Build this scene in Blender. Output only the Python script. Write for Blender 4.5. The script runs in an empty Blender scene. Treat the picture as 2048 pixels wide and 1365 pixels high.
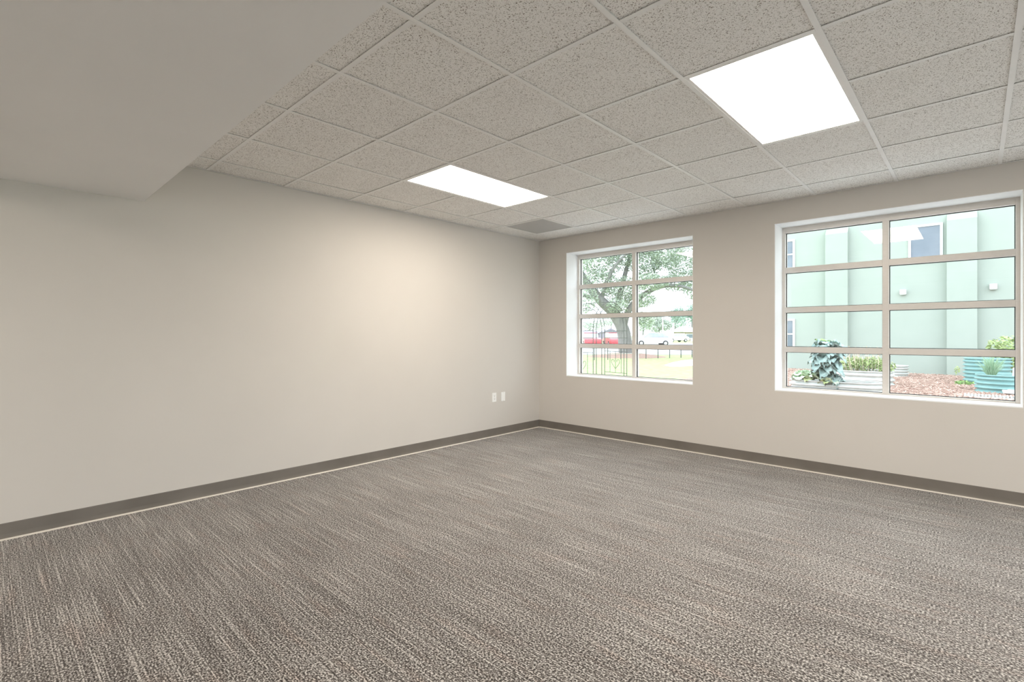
import bpy, bmesh, math, random
from mathutils import Vector, Matrix
random.seed(7)
R = random.Random(11)

# ------------------------------------------------------------------ camera
F, CY, YAW, CAMZ = 992.27, 669.94, 0.7518, 1.2793      # focal length and horizon in pixels of a 2048x1365 frame
scene = bpy.context.scene
cam_d = bpy.data.cameras.new('camera'); cam = bpy.data.objects.new('camera', cam_d)
scene.collection.objects.link(cam); scene.camera = cam
cam.location = (0, 0, CAMZ); cam.rotation_euler = (math.pi/2, 0, YAW)
cam_d.sensor_width = 36; cam_d.lens = F/2048*36; cam_d.shift_y = -(682.5-CY)/2048
cam_d.clip_end = 1000

# ------------------------------------------------------------------ world (bright overcast), exposure
SKY = 4.0
LAMP = 18.5
LAMP_COL = (1.0, 0.905, 0.79)
w = bpy.data.worlds.new('overcast_sky'); scene.world = w; w.use_nodes = True
bg = w.node_tree.nodes['Background']
bg.inputs[0].default_value = (0.875, 0.95, 1.04, 1); bg.inputs[1].default_value = SKY
vs = scene.view_settings
vs.view_transform = 'Standard'; vs.look = 'None'; vs.exposure = 0.18; vs.gamma = 1.0; vs.use_curve_mapping = False

# ------------------------------------------------------------------ pixel helpers
_c, _s = math.cos(-YAW), math.sin(-YAW)
def ray(px, py):
    u = (px-1024)/F; v = (CY-py)/F
    return Vector((_c*u+_s, -_s*u+_c, v))
def gp(px, py, z=0.0):                       # pixel -> point on a level plane
    r = ray(px, py); t = (z-CAMZ)/r.z
    return Vector((r.x*t, r.y*t, z))
def atd(px, py, de):                         # pixel -> point at a forward depth
    r = ray(px, py); return Vector((r.x*de, r.y*de, CAMZ+r.z*de))
def aty(px, py, Y):                          # pixel -> point on a plane parallel to the window wall
    r = ray(px, py); t = Y/r.y
    return Vector((r.x*t, Y, CAMZ+r.z*t))
def depth(p): return p.x*_s + p.y*_c

# ------------------------------------------------------------------ object helpers
C = scene.collection
def link(name, me, mat=None, parent=None):
    o = bpy.data.objects.new(name, me); C.objects.link(o)
    if mat is not None and me is not None and len(me.materials) == 0: me.materials.append(mat)
    if parent is not None: o.parent = parent
    return o
def mesh_of(name, bm, smooth=False):
    me = bpy.data.meshes.new(name); bmesh.ops.recalc_face_normals(bm, faces=bm.faces[:]); bm.to_mesh(me); bm.free()
    if smooth:
        for p in me.polygons: p.use_smooth = True
    return me
def obj(name, bm, mat, parent=None, smooth=False): return link(name, mesh_of(name, bm, smooth), mat, parent)
def empty(name, loc=(0, 0, 0), rz=0):
    o = bpy.data.objects.new(name, None); C.objects.link(o); o.location = loc; o.rotation_euler = (0, 0, rz)
    o.empty_display_size = .1
    return o
def tag(o, label, cat, group=None, kind=None):
    o['label'] = label; o['category'] = cat
    if group: o['group'] = group
    if kind: o['kind'] = kind
    return o
def struct(o, label=None, cat=None):
    o['kind'] = 'structure'
    if label: o['label'] = label
    if cat: o['category'] = cat
    return o
def box(bm, x0, x1, y0, y1, z0, z1, bevel=0, seg=1):
    v = [bm.verts.new(p) for p in ((x0,y0,z0),(x1,y0,z0),(x1,y1,z0),(x0,y1,z0),(x0,y0,z1),(x1,y0,z1),(x1,y1,z1),(x0,y1,z1))]
    fs = [bm.faces.new([v[i] for i in q]) for q in ((0,3,2,1),(4,5,6,7),(0,1,5,4),(1,2,6,5),(2,3,7,6),(3,0,4,7))]
    if bevel:
        es = list({e for f in fs for e in f.edges})
        bmesh.ops.bevel(bm, geom=es, offset=bevel, segments=seg, affect='EDGES', profile=.5)
    return bm
def nbox(*a, **k): return box(bmesh.new(), *a, **k)
def tube(bm, pts, rad, n=8, cap=True):
    pts = [Vector(p) for p in pts]
    if not isinstance(rad, (list, tuple)): rad = [rad]*len(pts)
    rings = []; up = None
    for i, p in enumerate(pts):
        t = (pts[min(i+1, len(pts)-1)]-pts[max(i-1, 0)]).normalized()
        if up is None: up = Vector((0, 0, 1)) if abs(t.z) < .9 else Vector((1, 0, 0))
        a = t.cross(up)
        if a.length < 1e-5: a = t.orthogonal()
        a.normalize(); b = a.cross(t).normalized(); up = b
        rings.append([bm.verts.new(p+(a*math.cos(2*math.pi*k/n)+b*math.sin(2*math.pi*k/n))*rad[i]) for k in range(n)])
    for r0, r1 in zip(rings, rings[1:]):
        for k in range(n): bm.faces.new((r0[k], r0[(k+1) % n], r1[(k+1) % n], r1[k]))
    if cap:
        bm.faces.new(rings[0][::-1]); bm.faces.new(rings[-1])
    return bm
def ntube(*a, **k): return tube(bmesh.new(), *a, **k)
def prism(bm, poly, axis, lo, hi):
    """extrude a 2-D polygon along axis ('x','y' or 'z')"""
    def P(a, b, t): return {'x': (t, a, b), 'y': (a, t, b), 'z': (a, b, t)}[axis]
    v0 = [bm.verts.new(P(a, b, lo)) for a, b in poly]; v1 = [bm.verts.new(P(a, b, hi)) for a, b in poly]
    n = len(poly); bm.faces.new(v0[::-1]); bm.faces.new(v1)
    for k in range(n): bm.faces.new((v0[k], v0[(k+1) % n], v1[(k+1) % n], v1[k]))
    return bm
def spline(pts, n=6):
    """catmull-rom through points"""
    P = [Vector(p) for p in pts]; P = [P[0]*2-P[1]]+P+[P[-1]*2-P[-2]]; out = []
    for i in range(1, len(P)-2):
        for k in range(n):
            t = k/n; a, b, c, d = P[i-1:i+3]
            out.append(.5*((2*b)+(c-a)*t+(2*a-5*b+4*c-d)*t*t+(3*b-a-3*c+d)*t**3))
    out.append(P[-2]); return out

# ------------------------------------------------------------------ materials
def newmat(name):
    m = bpy.data.materials.new(name); m.use_nodes = True
    nt = m.node_tree; return m, nt, nt.nodes['Principled BSDF']
def N(nt, t, **k):
    n = nt.nodes.new(t)
    for a, b in k.items(): setattr(n, a, b)
    return n
def pos(nt, scale=(1, 1, 1), rnd=False):
    g = N(nt, 'ShaderNodeNewGeometry'); out = g.outputs['Position']
    if rnd:
        oi = N(nt, 'ShaderNodeObjectInfo'); mu = N(nt, 'ShaderNodeMath', operation='MULTIPLY'); mu.inputs[1].default_value = 37.0
        nt.links.new(oi.outputs['Random'], mu.inputs[0])
        ad = N(nt, 'ShaderNodeVectorMath', operation='ADD'); nt.links.new(out, ad.inputs[0]); nt.links.new(mu.outputs[0], ad.inputs[1]); out = ad.outputs[0]
    vm = N(nt, 'ShaderNodeVectorMath', operation='MULTIPLY'); vm.inputs[1].default_value = scale
    nt.links.new(out, vm.inputs[0]); return vm.outputs[0]
def noise(nt, vec, scale, detail=2, rough=.5, dist=0):
    n = N(nt, 'ShaderNodeTexNoise'); n.inputs['Scale'].default_value = scale; n.inputs['Detail'].default_value = detail
    n.inputs['Roughness'].default_value = rough; n.inputs['Distortion'].default_value = dist
    nt.links.new(vec, n.inputs['Vector']); return n.outputs['Fac']
def ramp(nt, fac, stops, interp='LINEAR'):
    r = N(nt, 'ShaderNodeValToRGB'); el = r.color_ramp.elements; r.color_ramp.interpolation = interp
    while len(el) < len(stops): el.new(.5)
    for e, (p, c) in zip(el, stops): e.position = p; e.color = (c[0], c[1], c[2], 1)
    nt.links.new(fac, r.inputs[0]); return r.outputs[0]
def math_(nt, op, a, b):
    m = N(nt, 'ShaderNodeMath', operation=op)
    for i, x in enumerate((a, b)):
        if isinstance(x, (int, float)): m.inputs[i].default_value = x
        else: nt.links.new(x, m.inputs[i])
    return m.outputs[0]
def bump(nt, bsdf, h, strength=.3, dist=.002):
    b = N(nt, 'ShaderNodeBump'); b.inputs['Strength'].default_value = strength; b.inputs['Distance'].default_value = dist
    nt.links.new(h, b.inputs['Height']); nt.links.new(b.outputs[0], bsdf.inputs['Normal'])
def vary(name, c0, c1, scale=5, rough=.7, spec=.3, detail=3, bmp=0, stretch=(1, 1, 1), metal=0, dist=.002, rnd=False):
    m, nt, p = newmat(name); v = pos(nt, stretch, rnd); n = noise(nt, v, scale, detail)
    nt.links.new(ramp(nt, n, ((.3, c0), (.7, c1))), p.inputs['Base Color'])
    p.inputs['Roughness'].default_value = rough; p.inputs['Specular IOR Level'].default_value = spec; p.inputs['Metallic'].default_value = metal
    if bmp: bump(nt, p, n, bmp, dist)
    return m
M = {}
def paint(name, col, bmp=.12):
    m, nt, p = newmat(name); v = pos(nt)
    n = noise(nt, v, 1.3, 3); f = noise(nt, v, 260, 2)
    d = tuple(x*.97 for x in col)
    nt.links.new(ramp(nt, n, ((.3, d), (.7, col))), p.inputs['Base Color'])
    p.inputs['Roughness'].default_value = .6; p.inputs['Specular IOR Level'].default_value = .25
    bump(nt, p, f, bmp, .0008); return m
M['wall'] = paint('greige_wall_paint', (.64, .602, .556))
M['fillwhite'] = paint('light_fill_white', (.91, .905, .89))  # soffit and unseen walls, whiter than the wall paint to replace missing bounce light
M['return'] = paint('white_return_paint', (.86, .86, .86), .05)
M['alu'] = vary('satin_aluminium', (.68, .64, .60), (.73, .69, .65), 8, .42, .5, stretch=(3, 3, 20), metal=.2)
M['gasket'] = vary('black_gasket', (.012, .013, .013), (.02, .02, .02), 30, .6)
M['plastic'] = vary('white_plastic', (.90, .89, .87), (.92, .91, .89), 20, .35, .5)
M['slot'] = vary('dark_slot', (.03, .028, .025), (.05, .045, .04), 50, .5)
M['steel'] = vary('screw_steel', (.55, .55, .54), (.62, .62, .6), 80, .35, .5, metal=.9)
M['base'] = vary('taupe_vinyl_base', (.155, .137, .117), (.185, .165, .142), 4, .5, .35, bmp=.05)
M['toe'] = vary('pale_toe', (.70, .65, .58), (.76, .71, .64), 9, .55)  # strip paler than the base above it
M['tee'] = vary('white_grid_steel', (.88, .87, .85), (.90, .89, .87), 12, .45, .4)
M['slab'] = vary('plenum_concrete', (.10, .095, .09), (.14, .13, .12), 3, .9)

# fissured mineral-fibre tile
m, nt, p = newmat('fissured_ceiling_tile'); v = pos(nt, (1, 1, 1), True)
a = noise(nt, v, 190, 1.2, .5, 1.1); b = noise(nt, v, 60, 2, .5, .4); t = noise(nt, v, 5, 2)
hole = math_(nt, 'ADD', math_(nt, 'MULTIPLY', a, .88), math_(nt, 'MULTIPLY', b, .12))
msk = ramp(nt, hole, ((.375, (0, 0, 0)), (.41, (1, 1, 1))))
mx = N(nt, 'ShaderNodeMix', data_type='RGBA'); nt.links.new(msk, mx.inputs[0])
mx.inputs[6].default_value = (.25, .21, .17, 1)
nt.links.new(ramp(nt, t, ((.3, (.92, .90, .87)), (.7, (.945, .93, .90)))), mx.inputs[7])
nt.links.new(mx.outputs[2], p.inputs['Base Color']); p.inputs['Roughness'].default_value = .95; p.inputs['Specular IOR Level'].default_value = .1
bump(nt, p, msk, .6, .003); M['tile'] = m

# loop-pile carpet with yarn rows along X
m, nt, p = newmat('loop_pile_carpet')
loop = noise(nt, pos(nt, (115, 138, 1)), 1.0, 1.5, .6)
row = noise(nt, pos(nt, (1.5, 165, 1)), 1.0, 1.5, .5)
band = noise(nt, pos(nt, (1.1, 7, 1)), 1.0, 2, .5)
blot = noise(nt, pos(nt, (1, 1, 1)), 1.7, 2, .5)
red = noise(nt, pos(nt, (3, 16, 1)), 1.0, 1, .5)
sx = N(nt, 'ShaderNodeSeparateXYZ'); nt.links.new(pos(nt), sx.inputs[0])
rib = math_(nt, 'SINE', math_(nt, 'MULTIPLY', sx.outputs[1], 2*math.pi/.0085), 0)
h = math_(nt, 'ADD', math_(nt, 'MULTIPLY', loop, .84), math_(nt, 'MULTIPLY', row, .16))
h = math_(nt, 'ADD', h, math_(nt, 'MULTIPLY', rib, .018))
h = math_(nt, 'ADD', h, math_(nt, 'MULTIPLY', math_(nt, 'SUBTRACT', band, .5), .045))
h = math_(nt, 'ADD', h, math_(nt, 'MULTIPLY', math_(nt, 'SUBTRACT', blot, .5), .05))
pale = ramp(nt, row, ((.59, (0, 0, 0)), (.66, (1, 1, 1))))
h = math_(nt, 'ADD', h, math_(nt, 'MULTIPLY', pale, .050))
col = ramp(nt, h, ((.385, (.020, .014, .011)), (.46, (.092, .078, .069)), (.535, (.255, .236, .220)), (.62, (.62, .59, .56))))
mx = N(nt, 'ShaderNodeMix', data_type='RGBA', blend_type='MULTIPLY'); mx.inputs[0].default_value = .5
nt.links.new(col, mx.inputs[6]); nt.links.new(ramp(nt, red, ((.55, (1, 1, 1)), (.75, (1, .86, .80)))), mx.inputs[7])
nt.links.new(mx.outputs[2], p.inputs['Base Color'])
p.inputs['Roughness'].default_value = .85; p.inputs['Specular IOR Level'].default_value = .25
p.inputs['Sheen Weight'].default_value = .25; p.inputs['Sheen Roughness'].default_value = .4
bump(nt, p, h, .7, .006); M['carpet'] = m

# thin clear glass
m, nt, p = newmat('window_glass'); nt.nodes.remove(p); out = nt.nodes['Material Output']
tr = N(nt, 'ShaderNodeBsdfTransparent'); tr.inputs[0].default_value = (.975, .995, .985, 1)
gl = N(nt, 'ShaderNodeBsdfGlossy'); gl.inputs['Roughness'].default_value = 0.0
fr = N(nt, 'ShaderNodeFresnel'); geo = N(nt, 'ShaderNodeNewGeometry')
ior = math_(nt, 'ADD', math_(nt, 'MULTIPLY', geo.outputs['Backfacing'], 1/1.5-1.5), 1.5)
nt.links.new(ior, fr.inputs['IOR'])
ms = N(nt, 'ShaderNodeMixShader'); nt.links.new(fr.outputs[0], ms.inputs[0]); nt.links.new(tr.outputs[0], ms.inputs[1]); nt.links.new(gl.outputs[0], ms.inputs[2])
nt.links.new(ms.outputs[0], out.inputs['Surface']); M['glass'] = m

# lit prismatic diffuser
m, nt, p = newmat('lit_prismatic_diffuser'); v = pos(nt)
p.inputs['Base Color'].default_value = (.9, .88, .84, 1); p.inputs['Roughness'].default_value = .4
tn = noise(nt, pos(nt, (1.4, 1.1, 1)), 1.0, 1)
p.inputs['Emission Color'].default_value = LAMP_COL+(1,)
nt.links.new(math_(nt, 'MULTIPLY', ramp(nt, tn, ((.3, (.92,)*3), (.7, (1,)*3))), LAMP), p.inputs['Emission Strength'])
M['diffuser'] = m
# perforated return-air face
m, nt, p = newmat('perforated_grey_metal'); vo = N(nt, 'ShaderNodeTexVoronoi'); vo.inputs['Scale'].default_value = 130; vo.inputs['Randomness'].default_value = 0
nt.links.new(pos(nt), vo.inputs['Vector'])
nt.links.new(ramp(nt, vo.outputs['Distance'], ((.24, (.20, .195, .19)), (.30, (.54, .53, .51)))), p.inputs['Base Color'])
p.inputs['Roughness'].default_value = .5; M['perf'] = m

# ------------------------------------------------------------------ the room
XL, YB, ZC = -4.4293, 5.2876, CAMZ+1.2959
XR, YR, WT = 4.35, -4.9, .34
ZT = ZC+.35                                           # underside of the slab above the tiles
OPEN = [(-3.960, -2.249), (-1.435, .258), (1.09, 2.785)]; Z0, Z1, REV = .731, 2.362, .25  # third opening added out of view, for more daylight

floor = obj('floor', nbox(XL-WT, XR+WT, YR-WT, YB+WT, -.25, 0), M['carpet'])
struct(floor, 'grey-brown loop-pile carpet with fine streaks covering the floor', 'floor')
wl = obj('wall_left', nbox(XL-WT, XL, YR-WT, YB+WT, 0, ZT), M['wall']); struct(wl, 'long plain greige wall on the left, lit by the ceiling light', 'wall')
RY0, RY1, RZ1 = -3.4, 4.2, 2.36                        # unseen glazing added in the right wall for fill daylight
bm = nbox(XR, XR+WT, YR-WT, RY0, 0, ZT); box(bm, XR, XR+WT, RY1, YB+WT, 0, ZT); box(bm, XR, XR+WT, RY0, RY1, RZ1, ZT); box(bm, XR, XR+WT, RY0, RY1, 0, .06)
wr = obj('wall_right', bm, M['fillwhite']); struct(wr, 'unseen wall on the right, whitened and given tall glazing to add light', 'wall')
wq = obj('wall_rear', nbox(XL, XR, YR-WT, YR, 0, ZT), M['fillwhite']); struct(wq, 'plain unseen wall behind the viewpoint, whitened to bounce light', 'wall')
# window wall with two seen openings and an added unseen one, one mesh
bm = bmesh.new()
xs = [XL, OPEN[0][0], OPEN[0][1], OPEN[1][0], OPEN[1][1], OPEN[2][0], OPEN[2][1], XR]; zs = [0, Z0, Z1, ZT]
solid = lambda i, k: not (k == 1 and i in (1, 3, 5))
vv = {}
def V(i, y, k):
    key = (i, y, k)
    if key not in vv: vv[key] = bm.verts.new((xs[i], YB if y == 0 else YB+WT, zs[k]))
    return vv[key]
for i in range(7):
    for k in range(3):
        if not solid(i, k): continue
        for y in (0, 1): bm.faces.new([V(i, y, k), V(i+1, y, k), V(i+1, y, k+1), V(i, y, k+1)])
        for (di, dk, e) in ((-1, 0, ((i, k), (i, k+1))), (1, 0, ((i+1, k), (i+1, k+1))), (0, -1, ((i, k), (i+1, k))), (0, 1, ((i, k+1), (i+1, k+1)))):
            ii, kk = i+di, k+dk
            if 0 <= ii < 7 and 0 <= kk < 3 and solid(ii, kk): continue
            bm.faces.new([V(e[0][0], 0, e[0][1]), V(e[1][0], 0, e[1][1]), V(e[1][0], 1, e[1][1]), V(e[0][0], 1, e[0][1])])
wb = obj('wall_back', bm, M['wall']); struct(wb, 'greige wall with aluminium windows, facing the viewer', 'wall')

# soffit over the viewpoint
YS, YS0, ZS = .808, -.45, CAMZ+.972
so = obj('ceiling_soffit', nbox(XL, XR, YS0, YS, ZS, ZT), M['fillwhite']); struct(so, 'dropped greige ceiling soffit at upper left', 'soffit')

# baseboards (cove base with a pale toe)
def baseboard(name, axis, label):
    prof = [(0, .003), (.016, .003), (.0165, .006), (.010, .010), (.006, .018), (.0045, .034), (.004, .098), (.0025, .102), (0, .102)]
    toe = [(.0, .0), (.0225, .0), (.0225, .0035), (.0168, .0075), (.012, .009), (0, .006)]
    bm = bmesh.new(); bt = bmesh.new()
    if axis == 'L':
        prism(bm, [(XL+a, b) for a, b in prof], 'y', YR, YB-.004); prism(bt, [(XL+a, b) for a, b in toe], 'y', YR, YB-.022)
    else:
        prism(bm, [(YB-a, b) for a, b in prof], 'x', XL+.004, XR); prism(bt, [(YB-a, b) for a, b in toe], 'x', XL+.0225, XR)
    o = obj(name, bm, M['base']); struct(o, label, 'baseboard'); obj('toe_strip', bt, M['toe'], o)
baseboard('baseboard_left', 'L', 'taupe vinyl baseboard along the long plain wall')
baseboard('baseboard_back', 'B', 'taupe vinyl baseboard below the windows')

# ------------------------------------------------------------------ suspended ceiling
g = .6096
XI = [-4.1263, -3.5205, -2.9061, -2.2970, -1.6908, -1.0864, -.4873, .1322]
while XI[-1]+g < XR: XI.append(XI[-1]+g)
YJ = [4.8802, 4.2676, 3.6552, 3.0331, 2.4212, 1.8073, 1.2150]
ceil = obj('ceiling', nbox(XL-WT, XR+WT, YR-WT, YB+WT, ZT, ZT+.2), M['slab'])
struct(ceil, 'suspended ceiling of speckled white tiles in a metal grid', 'ceiling')
TW, GAP = .024, .005                                     # tee face width, shadow gap at the walls
XE = [XL+GAP]+XI+[XR-GAP]; YE = [YB-GAP]+YJ+[YS+GAP]
LIGHTS = [(2, 3, 3, 5), (6, 7, 3, 5), (10, 11, 3, 5)]    # cells: x, y index ranges in XE / YE; the last is an added unseen fill light
VENT = (1, 1)
tile_me = mesh_of('tile', nbox(-.5, .5, -.5, .5, 0, .016))
tile_me.materials.append(M['tile'])
def tee(x0, x1, y0, y1):
    bm = nbox(x0, x1, y0, y1, ZC-.0005, ZC+.0012); 
    xm, ym = (x0+x1)/2, (y0+y1)/2
    if x1-x0 > y1-y0: box(bm, x0, x1, ym-.0015, ym+.0015, ZC+.0012, ZC+.035)
    else: box(bm, xm-.0015, xm+.0015, y0, y1, ZC+.0012, ZC+.035)
    obj('grid_tee', bm, M['tee'], ceil)
def bay(YE, lights, vent):
    taken = {(i, j) for a, b, c_, d_ in lights for i in range(a, b) for j in range(c_, d_)} | set(vent)
    for i in range(len(XE)-1):
        for j in range(len(YE)-1):
            if (i, j) in taken: continue
            x0, x1, y1, y0 = XE[i], XE[i+1], YE[j], YE[j+1]
            o = link('tile', tile_me, None, ceil); o.location = ((x0+x1)/2, (y0+y1)/2, ZC+.0035+.001*R.random()); o.scale = (x1-x0-.004, y1-y0-.004, 1)
            o.rotation_euler = (R.uniform(-.002, .002), R.uniform(-.002, .002), 0)
    for x in XI: tee(x-TW/2, x+TW/2, YE[-1], YE[0])
    for j in range(1, len(YE)-1):
        y = YE[j]
        for i in range(len(XE)-1):
            if any(a <= i < b and c_ < j < d_ for a, b, c_, d_ in lights): continue
            a = XE[i]+(TW/2+.0005 if i else 0); b = XE[i+1]-(TW/2+.0005 if i < len(XE)-2 else 0)
            tee(a, b, y-TW/2, y+TW/2)
YE2 = [YS0-GAP]+[YS0-.40-g*k for k in range(7)]; YE2 = [y for y in YE2 if y > YR+.1]+[YR+GAP]
FILL_LIGHTS = [(2, 3, 2, 4), (6, 7, 2, 4), (10, 11, 2, 4)]  # rear lights added out of view to brighten the room
bay(YE, LIGHTS, [VENT]); bay(YE2, FILL_LIGHTS, [])
def angle(name, x0, x1, y0, y1): o = obj(name, nbox(x0, x1, y0, y1, ZC-.001, ZC+.0008), M['tee'], ceil)
angle('wall_angle', XL+.004, XL+.022, YS, YB-.004); angle('wall_angle', XL+.022, XR, YB-.022, YB-.004)
angle('wall_angle', XL+.022, XR, YS, YS+.018); angle('wall_angle', XL+.004, XL+.022, YR, YS0); angle('wall_angle', XL+.022, XR, YS0-.018, YS0)

def ceiling_light(cell, label, YE=YE):
    a, b, c_, d_ = cell
    x0, x1, y1, y0 = XE[a]+TW/2, XE[b]-TW/2, YE[c_]-TW/2, YE[d_]+TW/2
    t = empty('ceiling_light', ((x0+x1)/2, (y0+y1)/2, ZC)); tag(t, label, 'ceiling light', 'troffer lights set in the ceiling grid')
    w2, l2 = (x1-x0)/2, (y1-y0)/2
    bm = bmesh.new()
    for s in (-1, 1):
        box(bm, min(s*w2, s*(w2-.016)), max(s*w2, s*(w2-.016)), -l2, l2, .001, .012)
        box(bm, -w2+.016, w2-.016, min(s*l2, s*(l2-.016)), max(s*l2, s*(l2-.016)), .001, .012)
    obj('frame', bm, M['tee'], t)
    obj('housing', nbox(-w2+.004, w2-.004, -l2+.004, l2-.004, .014, .10), M['tee'], t)
    obj('diffuser', nbox(-w2+.016, w2-.016, -l2+.016, l2-.016, .003, .0075), M['diffuser'], t)
ceiling_light(LIGHTS[0], 'bright rectangular ceiling light nearest the long plain wall')
ceiling_light(LIGHTS[1], 'larger-looking bright rectangular ceiling light in front of the right window')
ceiling_light(LIGHTS[2], 'added unseen fill light beyond the right edge of the picture')
for cell, wd in zip(FILL_LIGHTS, ('nearest the long plain wall', 'in the middle', 'farthest from the long plain wall')):
    ceiling_light(cell, 'added unseen fill light behind the soffit, '+wd, YE2)
# return-air panel
x0, x1, y1, y0 = XE[1]+TW/2, XE[2]-TW/2, YE[1]-TW/2, YE[2]+TW/2
t = empty('air_vent', ((x0+x1)/2, (y0+y1)/2, ZC)); tag(t, 'grey perforated return-air panel in the ceiling corner', 'air vent')
obj('face', nbox(-(x1-x0)/2, (x1-x0)/2, -(y1-y0)/2, (y1-y0)/2, .0015, .004), M['perf'], t)
bm = bmesh.new(); w2, l2 = (x1-x0)/2, (y1-y0)/2
for s in (-1, 1):
    box(bm, min(s*w2, s*(w2-.018)), max(s*w2, s*(w2-.018)), -l2, l2, -.001, .0014); box(bm, -w2+.018, w2-.018, min(s*l2, s*(l2-.018)), max(s*l2, s*(l2-.018)), -.001, .0014)
M['ventgrey'] = vary('grey_vent_metal', (.60, .59, .56), (.64, .63, .60), 10, .5)
obj('frame', bm, M['ventgrey'], t)

# ------------------------------------------------------------------ windows
BARS = (1.927, 1.527, 1.131)
def window(k, label):
    xa, xb = OPEN[k]; yf = YB+REV
    r = empty('window_%d' % (k+1), ((xa+xb)/2, YB, Z0)); struct(r, label, 'window')
    L = -r.location
    def part(name, bm, mat, parent=None):
        bmesh.ops.translate(bm, verts=bm.verts[:], vec=L); return obj(name, bm, mat, r if parent is None else parent)
    th = .004
    part('window_sill', nbox(xa, xb, YB+.0005, yf, Z0, Z0+.010, bevel=.001), M['return'])
    part('head_lining', nbox(xa, xb, YB+.0005, yf, Z1-th, Z1), M['return'])
    part('jamb_lining', nbox(xa, xa+th, YB+.0005, yf, Z0+.010, Z1-th), M['return'])
    part('jamb_lining', nbox(xb-th, xb, YB+.0005, yf, Z0+.010, Z1-th), M['return'])
    y1 = yf+.085; s = .030; zt = Z1-.058; zb = Z0+.022; xm = (xa+xb)/2-.003
    fx0, fx1 = xa+s, xb-s
    bv = dict(bevel=.0012)
    part('frame_stile', nbox(xa, fx0, yf, y1, Z0, Z1, **bv), M['alu']); part('frame_stile', nbox(fx1, xb, yf, y1, Z0, Z1, **bv), M['alu'])
    part('frame_head', nbox(fx0, fx1, yf+.0006, y1, zt, Z1, **bv), M['alu']); part('frame_foot', nbox(fx0, fx1, yf+.0006, y1, Z0, zb, **bv), M['alu'])
    part('mullion', nbox(xm-.0235, xm+.0235, yf+.0003, y1, zb, zt, **bv), M['alu'])
    zz = [zt]+list(BARS)+[zb]
    for (a, b) in ((fx0, xm-.0235), (xm+.0235, fx1)):
        for z in BARS: part('transom_bar', nbox(a, b, yf+.0008, y1, z-.027, z+.027, **bv), M['alu'])
        for q in range(4):
            top = zz[q]-(.027 if q else 0); bot = zz[q+1]+(.027 if q < 3 else 0); yg = yf+.042
            pn = part('glass_pane', nbox(a+.002, b-.002, yg, yg+.006, bot+.002, top-.002), M['glass'])
            bm = bmesh.new(); e = .005
            box(bm, a, b, yg-.004, yg+.010, top-e, top); box(bm, a, b, yg-.004, yg+.010, bot, bot+e)
            box(bm, a, a+e, yg-.004, yg+.010, bot+e, top-e); box(bm, b-e, b, yg-.004, yg+.010, bot+e, top-e)
            part('gasket', bm, M['gasket'], pn)
    # exterior sill
    part('outer_sill', nbox(xa, xb, y1, y1+.03, Z0-.02, Z0+.004), M['alu'])
window(0, 'eight-pane aluminium window with a view of lawn and trees')
window(1, 'eight-pane aluminium window with a view of the mint-green building')
window(2, 'added unseen eight-pane window for fill daylight, beyond the right edge of the picture')

t = empty('window_4', (XR+.2, (RY0+RY1)/2, .06)); struct(t, 'tall unseen glazing added on the right for fill daylight', 'window')  # added out of view to let in more fill light
hw = (RY1-RY0)/2; hz = RZ1-.06; nb = 6; st = (2*hw-.06)/nb
for k in range(nb+1):
    y = -hw+k*st; obj('mullion', nbox(-.05, .05, y, y+.06, 0, hz), M['alu'], t)
for k in range(nb):
    y = -hw+k*st+.06; y2 = y+st-.06
    obj('transom_bar', nbox(-.05, .05, y, y2, 0, .10), M['alu'], t); obj('transom_bar', nbox(-.05, .05, y, y2, hz-.06, hz), M['alu'], t)
    obj('glass_pane', nbox(-.003, .003, y, y2, .10, hz-.06), M['glass'], t)

# ------------------------------------------------------------------ wall plates
def plate(name, y, z, label, cat):
    t = empty(name, (XL, y, z)); tag(t, label, cat)
    obj('cover_plate', nbox(0, .0055, -.0355, .0355, -.058, .058, bevel=.0022, seg=2), M['plastic'], t); return t
t = plate('wall_outlet', 4.408, .490, 'white duplex power outlet low on the long wall', 'outlet')
for s in (-1, 1):
    rc = obj('receptacle', nbox(.0055, .0085, -.016, .016, s*.0195-.0135, s*.0195+.0135, bevel=.001), M['plastic'], t)
    bm = bmesh.new(); z = s*.0195
    for dy in (-.0065, .0065): box(bm, .0086, .0092, dy-.0012, dy+.0012, z-.001, z+.008)
    box(bm, .0086, .0092, -.0025, .0025, z-.010, z-.005); obj('slot', bm, M['slot'], rc)
obj('screw', ntube([(.0055, 0, 0), (.0072, 0, 0)], .003, 10), M['steel'], t)
t = plate('blank_plate', 4.568, .487, 'plain white wall plate right of the power outlet', 'wall plate')
obj('insert', nbox(.0055, .0075, -.0165, .0165, -.033, .033, bevel=.0008), M['plastic'], t)
for s in (-1, 1): obj('screw', ntube([(.0055, 0, s*.048), (.0068, 0, s*.048)], .003, 10), M['steel'], t)

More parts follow.
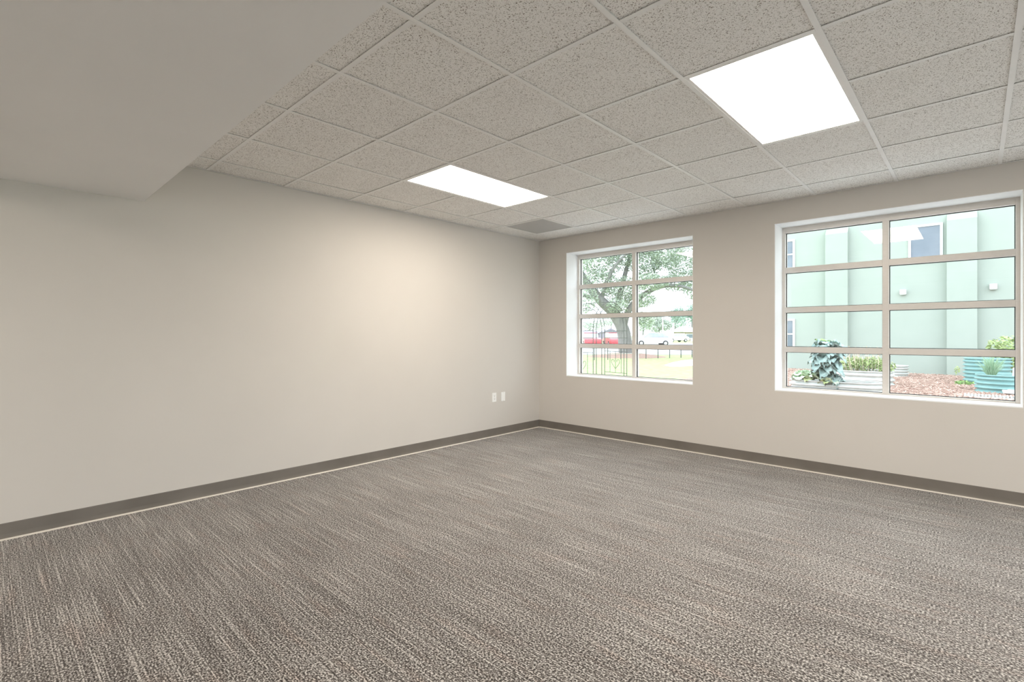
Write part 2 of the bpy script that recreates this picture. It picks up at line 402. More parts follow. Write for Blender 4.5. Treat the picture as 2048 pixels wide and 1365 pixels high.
# ================================================================== outdoors
G = -.02                                                   # ground level outside
M['mint'] = vary('mint_stucco', (.338, .385, .345), (.356, .403, .363), 2.0, .9, .1, bmp=.15)
M['white'] = vary('white_trim_paint', (.62, .63, .63), (.68, .69, .69), 6, .6)
M['darkglass'] = vary('dark_window_glass', (.10, .13, .17), (.17, .20, .24), 1.5, .12, .6)
M['mulch'] = vary('bark_mulch_soil', (.24, .15, .12), (.46, .32, .27), 22, .95, .1, 4, bmp=.5, dist=.02)
M['chip'] = vary('bark_chip', (.28, .18, .145), (.62, .47, .40), 6, .9, .1, rnd=False)
M['lawn'] = vary('lawn_grass', (.27, .37, .14), (.42, .50, .25), 3.5, .95, .1, 5, stretch=(1, 1.6, 1), bmp=.4, dist=.02)
M['road'] = vary('pale_asphalt', (.40, .39, .40), (.48, .47, .47), 2, .9, .1)
M['concrete'] = vary('pale_concrete', (.64, .63, .61), (.72, .71, .69), 3, .9, .1)
M['galv'] = vary('galvanised_steel', (.48, .50, .48), (.60, .62, .60), 6, .5, .5, metal=.3)
M['teal'] = vary('teal_enamelled_steel', (.17, .32, .315), (.22, .39, .385), 5, .45, .5)
M['soil'] = vary('planting_soil', (.10, .07, .05), (.22, .16, .12), 30, .95, .1, bmp=.5, dist=.01)
M['iron'] = vary('dark_iron', (.05, .055, .05), (.09, .095, .085), 20, .6, .4)
M['bark'] = vary('grey_bark', (.19, .18, .185), (.29, .28, .28), 9, .95, .1, 4, bmp=.6, stretch=(1, 1, .25), dist=.03)
M['kale'] = vary('blue_green_leaf', (.20, .30, .28), (.36, .45, .43), 14, .55, .35, bmp=.5, dist=.01)
M['kaletop'] = vary('fresh_green_leaf', (.22, .38, .12), (.34, .50, .20), 10, .55, .35)
M['cabbage'] = vary('cabbage_leaf', (.46, .59, .40), (.60, .70, .53), 9, .55, .35, bmp=.4, dist=.01)
M['yellowleaf'] = vary('yellow_green_leaf', (.50, .58, .26), (.64, .68, .40), 9, .6, .3)
M['herb'] = vary('herb_leaf', (.26, .36, .14), (.46, .54, .26), 7, .7, .2)
M['straw'] = vary('dry_seed_head', (.55, .44, .34), (.70, .60, .50), 8, .8, .1)
M['blade'] = vary('chive_blade', (.22, .38, .24), (.38, .52, .36), 8, .6, .3)
M['oak'] = vary('pale_oak_leaf', (.32, .38, .30), (.46, .51, .43), 1.2, .8, .2)
M['pine'] = vary('blue_green_tree_leaf', (.28, .38, .33), (.42, .50, .45), .8, .8, .2)
M['fartree'] = vary('far_tree_leaf', (.34, .39, .33), (.47, .51, .45), .6, .85, .1)

def leafcloud(bm, centre, rad, n, size, rng, squash=1.0, shell=.35):
    for _ in range(n):
        while True:
            d = Vector((rng.uniform(-1, 1), rng.uniform(-1, 1), rng.uniform(-1, 1)))
            if .05 < d.length <= 1: break
        d = d.normalized()*(shell+(1-shell)*rng.random()**.6)
        p = Vector(centre)+Vector((d.x*rad[0], d.y*rad[1], d.z*rad[2]))
        a = Vector((rng.uniform(-1, 1), rng.uniform(-1, 1), rng.uniform(-.7, .7))).normalized()
        b = a.cross(Vector((rng.uniform(-1, 1), rng.uniform(-1, 1), rng.uniform(-1, 1)))).normalized()
        s = size*rng.uniform(.6, 1.25)
        q = [p-a*s, p+b*s*.45, p+a*s, p-b*s*.45]
        bm.faces.new([bm.verts.new(x) for x in q])
def leaves(name, clouds, size, mat, parent, seed):
    rng = random.Random(seed); bm = bmesh.new()
    for c, r, n in clouds: leafcloud(bm, c, r, n, size, rng)
    me = bpy.data.meshes.new(name); bm.to_mesh(me); bm.free()
    o = link(name, me, mat, parent); o['kind'] = 'stuff'; return o
def local(o, pts): return [Vector(p)-o.location for p in pts]

# ---- ground
YG = YB+WT
gr = obj('lawn', nbox(-300, 300, -120, 420, G-.5, G), M['lawn']); struct(gr, 'bright green lawn beyond the left window', 'lawn')
bm = bmesh.new(); prism(bm, [(-6.3, YG+4.2), (-6.6, YG+5), (-6.2, 13), (-6.45, 20.98), (14, 20.98), (14, YG+4.2)], 'z', G, G+.02)
mu = obj('mulch_bed', bm, M['mulch']); struct(mu, 'reddish bark mulch bed in front of the mint-green building', 'ground')
bm = bmesh.new(); rng = random.Random(3)
cm = bmesh.new()
for _ in range(17000):
    x, y = rng.uniform(-5.6, 1.6), rng.uniform(11.5, 20.9)
    L_, W_, T_ = rng.uniform(.016, .050), rng.uniform(.006, .014), rng.uniform(.004, .008)
    mt = Matrix.Translation((x, y, G+.022+rng.uniform(0, .016))) @ Matrix.Rotation(rng.uniform(0, 3.14), 4, 'Z') @ Matrix.Rotation(rng.uniform(-.5, .5), 4, 'Y')
    vsx = [cm.verts.new(mt @ Vector(q)) for q in ((-L_, -W_, -T_), (L_, -W_, -T_), (L_, W_, -T_), (-L_, W_, -T_), (-L_, -W_, T_), (L_, -W_, T_), (L_, W_, T_), (-L_, W_, T_))]
    for q in ((4, 5, 6, 7), (0, 1, 5, 4), (1, 2, 6, 5), (2, 3, 7, 6), (3, 0, 4, 7)): cm.faces.new([vsx[i] for i in q])
bm.free(); me = bpy.data.meshes.new('bark_chips'); cm.to_mesh(me); cm.free()
ch = link('bark_chips', me, M['chip'], mu); ch['kind'] = 'stuff'

pz = obj('bounce_plaza', nbox(XR+WT, 60, -60, YG, G-.3, G+.02), M['concrete']); struct(pz, 'pale unseen concrete plaza added right of the room to bounce daylight', 'path')  # unseen pale ground, added to reflect daylight through the right glazing
ap = obj('bounce_apron', nbox(-9, 12, YG, YG+4.2, G, G+.03), M['concrete']); struct(ap, 'pale unseen concrete apron added outside the window wall to bounce light', 'path')  # unseen below the sills, added to throw light up to the ceiling
# ---- mint-green building
YBD = 21.0
b = empty('green_building', (2.5, YBD, G)); tag(b, 'pale mint-green stucco building with pilasters outside the right window', 'building')
def bpart(name, bm, mat, parent=None):
    bmesh.ops.translate(bm, verts=bm.verts[:], vec=-b.location); return obj(name, bm, mat, b if parent is None else parent)
BX0, BX1, BH = -6.35, 14.0, 8.2
bpart('wall', nbox(BX0, BX1, YBD, YBD+9, G, BH), M['mint'])
bpart('parapet_cap', nbox(BX0-.06, BX1+.06, YBD-.06, YBD+9.06, BH, BH+.12), M['white'])
for px0, px1 in ((1653, 1697.5), (1894, 1954.5)):
    xa, xb = aty(px0, 600, YBD).x, aty(px1, 600, YBD).x; zt = CAMZ+3.78; d = .22
    bm = bmesh.new(); prism(bm, [(YBD-d, G), (YBD-d, zt-.18), (YBD-.001, zt+.06), (YBD-.001, G)], 'x', xa, xb)
    bpart('pilaster', bm, M['mint'])
for k in (2.0, 5.3, 8.6, 11.9):
    bm = bmesh.new(); zt = CAMZ+3.78; prism(bm, [(YBD-.22, G), (YBD-.22, zt-.18), (YBD-.001, zt+.06), (YBD-.001, G)], 'x', k+.7, k+1.4); bpart('pilaster', bm, M['mint'])
def bwin(x0, x1, z0, z1, sash=True):
    f = bmesh.new(); e = .07
    box(f, x0-e, x1+e, YBD-.05, YBD-.001, z1, z1+e); box(f, x0-e, x1+e, YBD-.05, YBD-.001, z0-e, z0)
    box(f, x0-e, x0, YBD-.05, YBD-.001, z0, z1); box(f, x1, x1+e, YBD-.05, YBD-.001, z0, z1)
    if sash: box(f, x0, x1, YBD-.035, YBD-.001, (z0+z1)/2-.025, (z0+z1)/2+.025)
    fr = bpart('window_frame', f, M['white'])
    bpart('pane', nbox(x0, x1, YBD-.02, YBD-.002, z0, z1), M['darkglass'], fr)
pA, pB = aty(1822, 457, YBD), aty(1880, 450, YBD)
bwin(pA.x, pB.x, pA.z-1.08, pA.z, False)
for y_, h_ in ((483, .98), (642, 1.0)):
    q = aty(1586, y_, YBD); bwin(q.x-.75, q.x, q.z-h_, q.z)
bwin(5.0, 5.8, 3.4, 4.85); bwin(8.3, 9.1, 3.4, 4.85)
for px, py in ((1806.5, 586), (1986.5, 575)):
    q = aty(px, py, YBD); bm = nbox(q.x-.085, q.x+.085, YBD-.13, YBD-.001, q.z-.06, q.z+.10, bevel=.01)
    vb = bpart('vent_hood', bm, M['white']); bpart('flap', nbox(q.x-.07, q.x+.07, YBD-.11, YBD-.02, q.z-.075, q.z-.0605), M['galv'], vb)

# ---- corrugated planters
def stadium(a, r, n=36):
    pts = []
    for k in range(n):
        t = 2*math.pi*k/n; pts.append((r*math.cos(t)+(a if math.cos(t) >= 0 else -a), r*math.sin(t)))
    return pts
def planter(loc, a, r, h, mat, label, ridges, rz=0, soil=.06):
    t = empty('raised_planter', loc, rz); tag(t, label, 'planter', 'corrugated garden planters')
    base = stadium(a, 1.0); bm = bmesh.new(); rings = []; steps = ridges*6
    for q in range(steps+1):
        z = h*q/steps; rr = r+.028*math.sin(2*math.pi*ridges*q/steps)
        rings.append([bm.verts.new(((x-math.copysign(a, x))*rr+math.copysign(a, x), y*rr, z)) for x, y in base])
    for r0, r1 in zip(rings, rings[1:]):
        for k in range(len(base)): bm.faces.new((r0[k], r0[(k+1) % len(base)], r1[(k+1) % len(base)], r1[k]))
    obj('corrugated_wall', bm, mat, t, True)
    rim = [Vector(((x-math.copysign(a, x))*r+math.copysign(a, x), y*r, h)) for x, y in base]; rim.append(rim[0])
    obj('rim', ntube(rim, .016, 6, False), mat, t, True)
    bm = bmesh.new(); lo = [bm.verts.new(((x-math.copysign(a, x))*(r-.03)+math.copysign(a, x), y*(r-.03), h-soil)) for x, y in base]; bm.faces.new(lo)
    obj('soil', bm, M['soil'], t); return t
q = gp(1664, 786, G); planter((q.x, q.y+.35, G), .55, .36, .24, M['galv'], 'low oval galvanised planter holding the tall blue-green plant', 2)
q2 = gp(1722, 772, G); planter((q2.x, q2.y+.40, G), .23, .40, .36, M['galv'], 'galvanised planter full of yellow-green herbs, left of the window mullion', 3)
q3 = gp(1775, 755, G); planter((q3.x, q3.y+.4, G), .05, .42, .34, M['galv'], 'far round galvanised planter just right of the window mullion', 4)
q4 = gp(2004, 790, G); planter((q4.x, q4.y+.40, G), .02, .40, .40, M['teal'], 'wide teal corrugated planter in front at far right', 4)
q5 = gp(1962, 772, G); planter((q5.x+.12, q5.y+.40, G), .05, .40, .68, M['teal'], 'tall teal corrugated planter behind the wide teal one', 7)

# ---- large leafy plants: each leaf a part
def leaf_mesh(name, L_, W_, curl, wave, mat, nx=6, ny=4):
    bm = bmesh.new(); grid = []
    for i in range(nx+1):
        t = i/nx; wv = W_*math.sin(math.pi*min(1, .08+.92*t)**.8)*(1 if t < .95 else .5); row = []
        for j in range(ny+1):
            s = j/ny*2-1
            row.append(bm.verts.new((L_*t-.1*curl*t*t*L_, s*wv, curl*L_*(-(t**2))+.3*L_*t+abs(s)*wv*.35+wave*W_*math.sin(9*t+4*s)*abs(s))))
        grid.append(row)
    for i in range(nx):
        for j in range(ny): bm.faces.new((grid[i][j], grid[i+1][j], grid[i+1][j+1], grid[i][j+1]))
    me = bpy.data.meshes.new(name); bm.to_mesh(me); bm.free(); me.materials.append(mat)
    for p_ in me.polygons: p_.use_smooth = True
    return me
kale_me = leaf_mesh('leaf', .27, .115, .50, .40, M['kale'], 8, 6); top_me = leaf_mesh('leaf', .26, .10, .35, .3, M['kaletop'])
base_p = Vector((q.x+.22, q.y+.30, G+.18)); de = depth(base_p)
t = empty('tall_brassica', base_p); tag(t, 'tall leaning blue-green brassica with drooping leaves and fresh green crown', 'plant')
stem = spline(local(t, [base_p, atd(1668, 758, de), atd(1655, 735, de), atd(1652, 712, de), atd(1653, 694, de)]), 5)
obj('stem', ntube(stem, [.028-.010*k/len(stem) for k in range(len(stem))], 7), M['straw'], t)
for k in range(92):
    f = .20+.80*(k/92)**.9; p_ = stem[min(len(stem)-1, int(f*(len(stem)-1)))]
    o = link('leaf', kale_me, None, t); o.location = p_; s = R.uniform(1.0, 1.6)*(1.0 if f > .45 else .7)
    o.scale = (s, s, s); o.rotation_euler = (R.uniform(-.35, .35), (R.uniform(-.75, -.2) if f > .72 else R.uniform(-.25, .3) if f > .45 else R.uniform(.35, .9)), k*2.4+R.uniform(-.3, .3))
for k in range(13):
    o = link('leaf', top_me, None, t); o.location = stem[-1]; o.rotation_euler = (R.uniform(-.2, .2), R.uniform(-.75, -.15), k*2.4); s = R.uniform(.8, 1.15); o.scale = (s, s, s)
cab_me = leaf_mesh('leaf', .36, .18, .22, .30, M['cabbage'], 8, 6); yel_me = leaf_mesh('leaf', .30, .13, .5, .25, M['yellowleaf'])
cp = Vector((q.x-.50, q.y+.25, G+.20))
t = empty('cabbage_plant', cp); tag(t, 'low round cabbage with spreading pale green leaves', 'plant')
for k in range(44):
    f = k/44; o = link('leaf', cab_me if k % 4 else yel_me, None, t); s = .62+.60*f
    o.location = (0, 0, .05); o.scale = (s, s, s); o.rotation_euler = (R.uniform(-.25, .25), -1.2+1.3*f, k*2.4+R.uniform(-.3, .3))
bm = bmesh.new(); bmesh.ops.create_icosphere(bm, subdivisions=2, radius=.12, matrix=Matrix.Translation((0, 0, .13))); obj('head', bm, M['cabbage'], t, True)
cp2 = Vector((q.x-.08, q.y+.02, G+.19))
t = empty('cabbage_plant', cp2); tag(t, 'yellowing cabbage between the round cabbage and the tall plant', 'plant')
for k in range(20):
    f = k/20; o = link('leaf', yel_me if k % 2 else cab_me, None, t); s = .4+.45*f
    o.location = (0, 0, .02); o.scale = (s, s, s); o.rotation_euler = (R.uniform(-.3, .3), -1.1+1.2*f, k*2.4)
# herbs in the second planter
hc = Vector((q2.x, q2.y+.40, G+.30))
t = empty('herb_clump', hc); tag(t, 'bushy yellow-green herbs with wispy pink seed heads', 'plant')
leaves('foliage', [((dx, dy, .16+dz), (.26, .24, .17), 420) for dx, dy, dz in ((-.42, 0, 0), (-.2, .05, .1), (0, 0, .05), (.2, .05, .12), (.42, 0, .04))], .035, M['herb'], t, 5)
leaves('seed_heads', [((dx, .1, .48), (.30, .25, .22), 170) for dx in (-.3, 0, .3)], .022, M['straw'], t, 6)
bm = bmesh.new()
for _ in range(60):
    a, r_ = R.uniform(-.5, .5), R.uniform(-.2, .2); tube(bm, [(a*.8, r_, -.06), (a+R.uniform(-.1, .1), r_+R.uniform(-.1, .1), R.uniform(.3, .6))], .004, 4, False)
obj('stems', bm, M['straw'], t)
# chives in the wide teal planter
kc = Vector((q4.x-.16, q4.y+.30, G+.34)); t = empty('chive_clump', kc); tag(t, 'spiky clump of upright green blades in the wide teal planter', 'plant')
bm = bmesh.new()
for _ in range(170):
    a = R.uniform(0, 6.28); sp = R.uniform(.0, .30); h_ = R.uniform(.25, .50); r0 = R.uniform(0, .06)
    tube(bm, [(r0*math.cos(a), r0*math.sin(a), 0), (sp*.5*math.cos(a), sp*.5*math.sin(a), h_*.6), (sp*math.cos(a), sp*math.sin(a), h_)], [.007, .006, .001], 4, False)
o = obj('blades', bm, M['blade'], t); o['kind'] = 'stuff'
# tall bush at the right
bp = gp(2024, 770, G); t = empty('leafy_bush', (bp.x, bp.y+.5, G)); tag(t, 'tall loose green bush behind the teal planters at the window edge', 'plant')
obj('stem', ntube([(0, 0, 0), (.03, 0, .5), (0, .02, 1.0)], [.02, .015, .008], 6), M['herb'], t)
leaves('foliage', [((0, 0, .95), (.50, .4, .33), 700), ((.1, 0, .6), (.45, .4, .35), 700), ((-.12, 0, .55), (.30, .3, .25), 300)], .055, M['herb'], t, 8)
# weed at the planter foot and by the building
wp = gp(1928, 772, G); t = empty('ground_weed', (wp.x, wp.y, G+.02)); tag(t, 'small green weed at the foot of the tall teal planter', 'plant')
leaves('foliage', [((0, 0, .05), (.20, .12, .06), 160)], .035, M['kaletop'], t, 9)
wp = gp(1912, 752, G); t = empty('sapling', (wp.x, YBD-.45, G+.02)); tag(t, 'thin young shoot against the mint-green wall', 'plant')
obj('stem', ntube([(0, 0, 0), (.02, 0, .15), (.06, 0, .30)], .006, 5), M['herb'], t)
leaves('foliage', [((.03, 0, .18), (.08, .05, .13), 26)], .04, M['herb'], t, 10)
# white grate, lid and stake at the right
gq = gp(1996, 801, G); gq2 = gp(2060, 806, G)
t = empty('metal_grate', ((gq.x+gq2.x)/2-.1, gq.y+.16, G+.045)); tag(t, 'white slatted grate lying on the mulch at the window corner', 'grate')
obj('frame', box(box(nbox(-.62, .62, -.13, -.115, -.02, .006), -.62, .62, .115, .13, -.02, .02), -.62, .62, -.115, .115, -.02, -.015), M['ventgrey'], t)
for k in range(24): obj('slat', nbox(-.60+k*.052-.011, -.60+k*.052+.011, -.12, .12, .0065, .034), M['white'], t)
t = empty('storage_lid', (q4.x+.30, q4.y-.20, G+.05)); tag(t, 'white plastic lid leaning beside the wide teal planter', 'lid')
t.rotation_euler = (math.radians(8), 0, .05)
obj('panel', nbox(-.30, .30, -.12, .12, .02, .055, bevel=.015, seg=2), M['white'], t)
obj('rib', nbox(-.22, .22, -.07, .07, .0551, .075, bevel=.006), M['white'], t)
sq = Vector((q4.x+.18, q4.y+.28, 0)); t = obj('garden_stake', ntube([(sq.x, sq.y, G+.30), (sq.x+.02, sq.y, G+.55)], .028, 8), M['white']); tag(t, 'pale upright plastic stake standing in the wide teal planter', 'stake')
obj('cap', ntube([(sq.x+.02, sq.y, G+.5505), (sq.x+.021, sq.y, G+.58)], [.034, .02], 8), M['white'], t)

# ---- iron arbour
t = empty('iron_arbor', (-8.35, 12.8, G)); tag(t, 'thin dark iron garden arbor on the lawn', 'arbor')
A_, B_, C_, E_ = [Vector((x, y, G))-t.location for x, y in ((-8.03, 12.0), (-8.65, 13.58), (-7.75, 13.4), (-8.93, 12.18))]
def bar(name, pts, r=.011, par=None): return obj(name, ntube(pts, r, 6), M['iron'], t if par is None else par)
up = Vector((0, 0, 1)); HP = 1.45
for p0, p1 in ((A_, C_), (E_, B_)):
    d = (p1-p0).normalized()
    for off in (0, .13):
        a, c = p0+d*off, p1-d*off; bar('post', [a, a+up*HP]); bar('post', [c, c+up*HP])
        mid = (a+c)/2; hw = (c-a).length/2; hh = .82-off
        bar('arch', [mid-d*hw*math.cos(math.pi*k/16)+up*(HP+hh*math.sin(math.pi*k/16)) for k in range(17)])
for p0, p1 in ((B_, C_), (E_, A_)):
    d = p1-p0
    for z in (.12, .78, 1.20, 1.42): bar('rail', [p0+up*z, p1+up*z], .009)
    for f in (.25, .5, .75): bar('picket', [p0+d*f+up*.12, p0+d*f+up*.78], .008)
    for s in (-1, 1): bar('scroll', spline([p0+d*.5+up*.24, p0+d*(.5+s*.17)+up*.42, p0+d*(.5+s*.15)+up*.52, p0+d*(.5+s*.06)+up*.50, p0+d*(.5+s*.07)+up*.45], 5), .007)
for f in (.25, .5, .75):
    ang = math.pi*f; zz = HP+.82*math.sin(ang)
    def arcp(p0, p1): return (p0+p1)/2-(p1-p0)*.5*math.cos(ang)+up*zz
    bar('cross_rail', [arcp(A_, C_), arcp(E_, B_)], .009)

# ---- street, path, mound
y0 = gp(1280, 713, G).y
rd = gp(1275, 708, G)
def band(name, pts, mat, label, cat, h=.03):
    bm = bmesh.new(); prism(bm, [(p.x, p.y) for p in pts], 'z', G, G+h); o = obj(name, bm, mat); struct(o, label, cat); return o
u_ = (gp(1386, 712, G)-gp(1165, 712, G)).normalized(); 
c0 = gp(1275, 710.5, G); c1 = gp(1275, 689, G); far_ = 60
band('street', [c0-u_*60, c0+u_*40, c1+u_*60, c1-u_*90], M['road'], 'pale street with parked cars beyond the lawn', 'street')
pp = [gp(x, y, G) for x, y in ((1329, 731.5), (1345, 726), (1365, 722), (1386, 720), (1420, 718), (1430, 728), (1400, 730), (1386, 732.5), (1360, 734), (1340, 733.5))]
band('footpath', pp, M['concrete'], 'pale concrete path curving across the lawn', 'path', .02)
tb = gp(1252, 714, G); dT = depth(tb)
bm = bmesh.new(); rings = []; nn = 28
for r_, z_ in ((2.3, 0), (1.9, .06), (1.2, .16), (.6, .22)):
    rings.append([bm.verts.new((tb.x+r_*math.cos(2*math.pi*k/nn)*(1+.08*math.sin(3*k)), tb.y+r_*math.sin(2*math.pi*k/nn)*(1+.08*math.cos(2*k)), G+z_)) for k in range(nn)])
for r0, r1 in zip(rings, rings[1:]):
    for k in range(nn): bm.faces.new((r0[k], r0[(k+1) % nn], r1[(k+1) % nn], r1[k]))
bm.faces.new(rings[-1])
o = obj('mulch_mound', bm, M['mulch'], None, True); struct(o, 'reddish mulch mound around the foot of the big tree', 'ground')

# ---- low fence
fa, fb = gp(1292, 718, G), gp(1362, 716, G)
t = empty('wire_fence', ((fa.x+fb.x)/2, (fa.y+fb.y)/2, G)); tag(t, 'low thin-posted metal fence along the far edge of the lawn', 'fence')
dv = (fb-fa)/3
for k in range(-6, 6):
    p_ = fa+dv*k-t.location; p_.z = 0; obj('post', ntube([p_, p_+up*.62], .022, 6), M['iron'], t)
for z in (.30, .60): obj('rail', ntube([fa-dv*6-t.location+up*z, fa+dv*5-t.location+up*z], .012, 5), M['galv'], t)

# ---- trees
def tube_part(name, pix, rads, de, t, mat, n=10, jitter=0):
    pts = [atd(x, y, de+jitter*i) for i, (x, y) in enumerate(pix)]
    pts = spline(local(t, pts), 4); m_ = len(pts)
    rr = [rads[0]+(rads[1]-rads[0])*(k/(m_-1)) for k in range(m_)]
    return obj(name, ntube(pts, rr, n), mat, t, True)
t = empty('shade_tree', (tb.x, tb.y, G)); tag(t, 'big leaning shade tree with grey trunk on the lawn', 'tree')
tube_part('trunk', ((1254, 717), (1251, 695), (1246, 660), (1228, 627), (1202, 602), (1180, 575), (1150, 530), (1120, 470)), (.46, .16), dT, t, M['bark'], 12)
tube_part('limb', ((1246, 658), (1258, 620), (1290, 588), (1330, 572), (1370, 575), (1410, 592)), (.22, .05), dT, t, M['bark'], 8, -.3)
tube_part('limb', ((1230, 630), (1245, 570), (1262, 510), (1300, 430)), (.20, .06), dT, t, M['bark'], 8, .3)
tube_part('limb', ((1202, 602), (1215, 560), (1240, 520), (1290, 480)), (.14, .05), dT, t, M['bark'], 8, -.4)
tube_part('limb', ((1200, 600), (1160, 590), (1110, 590)), (.14, .05), dT, t, M['bark'], 8, -.4)
cl = []; rng = random.Random(21)
def pc(px, py, rpx, rpy, n, dd=0):
    de = dT+dd; cl.append((atd(px, py, de)-t.location, (rpx/F*de, rpx/F*de*1.1, rpy/F*de), n))
for px, py, rx, ry, n in ((1150, 505, 50, 45, 900), (1200, 520, 45, 45, 1000), (1245, 500, 45, 42, 1000), (1290, 520, 40, 36, 900), (1330, 505, 40, 38, 900), (1370, 530, 38, 38, 800),
                          (1410, 520, 40, 45, 500), (1200, 565, 40, 28, 500), (1245, 580, 38, 28, 700), (1170, 600, 28, 28, 350), (1300, 565, 38, 18, 600), (1350, 565, 34, 18, 420), (1385, 580, 22, 20, 220),
                          (1290, 600, 22, 16, 240), (1265, 605, 20, 22, 260), (1235, 612, 22, 16, 240), (1240, 440, 110, 50, 1500), (1350, 450, 90, 45, 900), (1120, 450, 80, 60, 800)):
    pc(px, py, rx, ry, n, rng.uniform(-1.5, 1.5))
leaves('foliage', [(c, r, int(n*3.0)) for c, r, n in cl], .075, M['oak'], t, 22)
def simple_tree(px, ybase, ytop, de, wpx, mat, label, seed, n=2200, size=.22, grp='far trees beyond the street'):
    p_ = atd(px, 670, de); zb = G; zt = CAMZ+(CY-ytop)/F*de; h_ = zt-zb; t = empty('street_tree', (p_.x, p_.y, zb)); tag(t, label, 'tree', grp)
    obj('trunk', ntube([(0, 0, 0), (.05, 0, h_*.35), (0, .05, h_*.7)], [h_*.035, h_*.025, h_*.01], 8), M['bark'], t, True)
    rw = wpx/F*de/2; rg = random.Random(seed)
    leaves('foliage', [((rg.uniform(-.5, .5)*rw, rg.uniform(-.5, .5)*rw, h_*rg.uniform(.45, .82)), (rw*.6, rw*.6, h_*.22), n//6) for _ in range(6)], size, mat, t, seed)
simple_tree(1180, 680, 628, 165, 60, M['fartree'], 'leafy tree behind the dark gabled house', 31)
simple_tree(1222, 680, 632, 170, 60, M['fartree'], 'leafy tree between the gabled house and the big trunk', 32)
simple_tree(1286, 680, 625, 95, 56, M['oak'], 'leafy tree above the white van', 33, 2600)
simple_tree(1318, 680, 628, 110, 50, M['fartree'], 'leafy tree behind the thin lamp post', 34, 2600)
simple_tree(1350, 680, 612, 122, 56, M['pine'], 'blue-green tree above the far white car', 35, 2800)
simple_tree(1384, 680, 606, 112, 56, M['pine'], 'blue-green tree above the small brick house', 36, 2800)
simple_tree(1432, 680, 600, 125, 60, M['fartree'], 'leafy tree right of the small brick house, behind the wall', 37)
simple_tree(1140, 680, 615, 110, 70, M['oak'], 'leafy tree left of the dark gabled house, behind the wall', 38)

# ---- houses
def house(px0, px1, ybase, yeave, yridge, mat, roof, label, win):
    de = (CAMZ-G)*F/(ybase-CY); a, c = atd(px0, ybase, de), atd(px1, ybase, de); L_ = (c-a).length
    t = empty('house', ((a.x+c.x)/2, (a.y+c.y)/2, G), YAW); tag(t, label, 'house')
    he = (ybase-yeave)/F*de; hr = (ybase-yridge)/F*de; D = 7
    obj('wall', nbox(-L_/2, L_/2, 0, D, 0, he), mat, t)
    bm = bmesh.new()
    if win == 'gable': prism(bm, [(-L_/2-.3, he), (0, hr), (L_/2+.3, he)], 'y', -.4, D+.4)
    else: prism(bm, [(-.6, he), (D/2, hr), (D+.6, he)], 'x', -L_/2-.4, L_/2+.4)
    obj('roof', bm, roof, t)
    for x in (-.22, .22):
        f = obj('window_frame', nbox(x*L_-.75, x*L_+.75, -.08, -.001, he*.3, he*.8), M['white'], t)
        obj('pane', nbox(x*L_-.6, x*L_+.6, -.10, -.081, he*.36, he*.74), M['darkglass'], f)
    obj('door', nbox(-.5, .5, -.06, -.001, 0, he*.75), M['white'], t)
M['plum'] = vary('dusky_plum_siding', (.22, .18, .25), (.28, .24, .31), 2, .8); M['plumroof'] = vary('grey_violet_roof', (.20, .18, .24), (.27, .25, .31), 2, .9)
M['brick'] = vary('pale_brown_brick', (.33, .27, .22), (.42, .36, .30), 3, .9); M['paleroof'] = vary('pale_shingle_roof', (.45, .45, .46), (.55, .55, .55), 2, .9)
house(1208, 1236, 679.5, 665, 657, M['plum'], M['plumroof'], 'dark violet house with front gable across the street', 'gable')
house(1160, 1204, 678.6, 667, 662, M['plum'], M['plumroof'], 'long low violet-roofed house left of the gabled one', 'side')
house(1370, 1402, 683, 664.5, 655, M['brick'], M['paleroof'], 'small brown brick house with pale roof at far right of the left window', 'side')

# ---- lamp post
p_ = gp(1325.5, 684, G); dL = depth(p_); t = empty('lamp_post', (p_.x, p_.y, G)); tag(t, 'thin pale lamp post rising between the street trees', 'lamp post')
hL = (684-628)/F*dL
obj('pole', ntube([(0, 0, 0), (0, 0, hL)], [.13, .08], 8), M['white'], t); obj('arm', ntube([(0, 0, hL), (1.0, 0, hL+.25)], .05, 6), M['white'], t)
obj('lamp_head', nbox(.8, 1.5, -.13, .13, hL+.18, hL+.30, bevel=.03), M['white'], t)

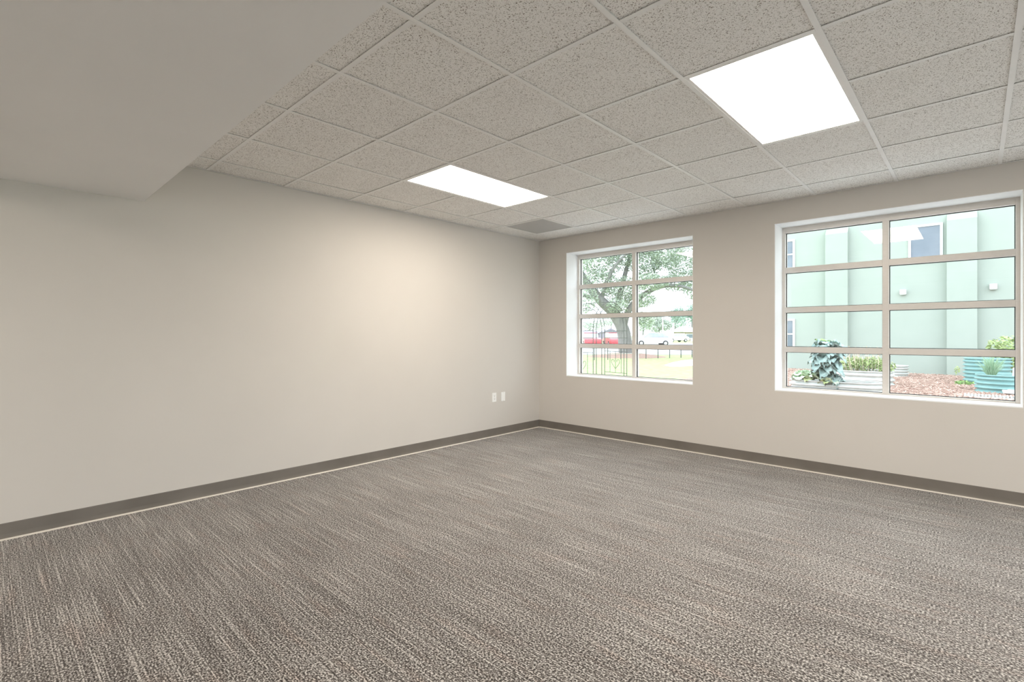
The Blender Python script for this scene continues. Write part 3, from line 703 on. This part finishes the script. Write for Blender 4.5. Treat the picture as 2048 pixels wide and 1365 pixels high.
# ---- cars
M['red'] = vary('red_car_paint', (.48, .06, .07), (.54, .08, .09), 2, .3, .6); M['carwhite'] = vary('white_car_paint', (.68, .69, .71), (.74, .75, .77), 2, .3, .6)
M['tyre'] = vary('tyre_rubber', (.03, .03, .03), (.05, .05, .05), 20, .8); M['carglass'] = vary('car_glass', (.30, .33, .37), (.40, .43, .46), 2, .1, .7)
def car(px, ybase, mat, label, rz=0, van=False, de=None):
    p_ = gp(px, ybase, G+.03); t = empty('parked_car', (p_.x, p_.y, G+.03), YAW+rz); tag(t, label, 'car')
    hb = .95 if not van else 1.1; hr = 1.46 if not van else 1.95
    body = [(-2.2, .30), (-2.25, .62), (-2.1, hb-.12), (-1.2 if not van else -1.7, hb), (1.75, hb), (2.1, hb-.08), (2.2, .6), (2.15, .30)]
    bm = bmesh.new(); prism(bm, body, 'y', -.88, .88); bmesh.ops.bevel(bm, geom=bm.edges[:], offset=.06, segments=2, affect='EDGES'); obj('body', bm, mat, t, False)
    cab = [(-1.15, hb), (-.45, hr), (1.25, hr), (1.85, hb)] if not van else [(-1.6, hb), (-1.0, hr), (2.0, hr), (2.1, hb)]
    bm = bmesh.new(); prism(bm, cab, 'y', -.74, .74); bmesh.ops.bevel(bm, geom=bm.edges[:], offset=.05, segments=2, affect='EDGES'); obj('cabin', bm, M['carglass'], t)
    ra, rb = cab[1][0], cab[2][0]; obj('roof_panel', nbox(ra-.05, rb+.05, -.70, .70, hr-.02, hr+.03, bevel=.015), mat, t)
    for x in (-1.4, 1.35):
        for s in (-1, 1):
            wh = obj('wheel', ntube([(x, s*.70, .31), (x, s*.90, .31)], .31, 18), M['tyre'], t); obj('hubcap', ntube([(x, s*.901, .31), (x, s*.915, .31)], .18, 12), M['galv'], wh)
car(1180, 694, M['red'], 'red parked car seen through the left part of the arbor', math.pi/2)
car(1229, 694.5, M['red'], 'red parked car in front of the gabled house, left of the big trunk', math.pi/2)
car(1303, 692, M['carwhite'], 'larger white parked car beyond the fence')
car(1352, 684.5, M['carwhite'], 'far white parked car left of the small brick house', .35)
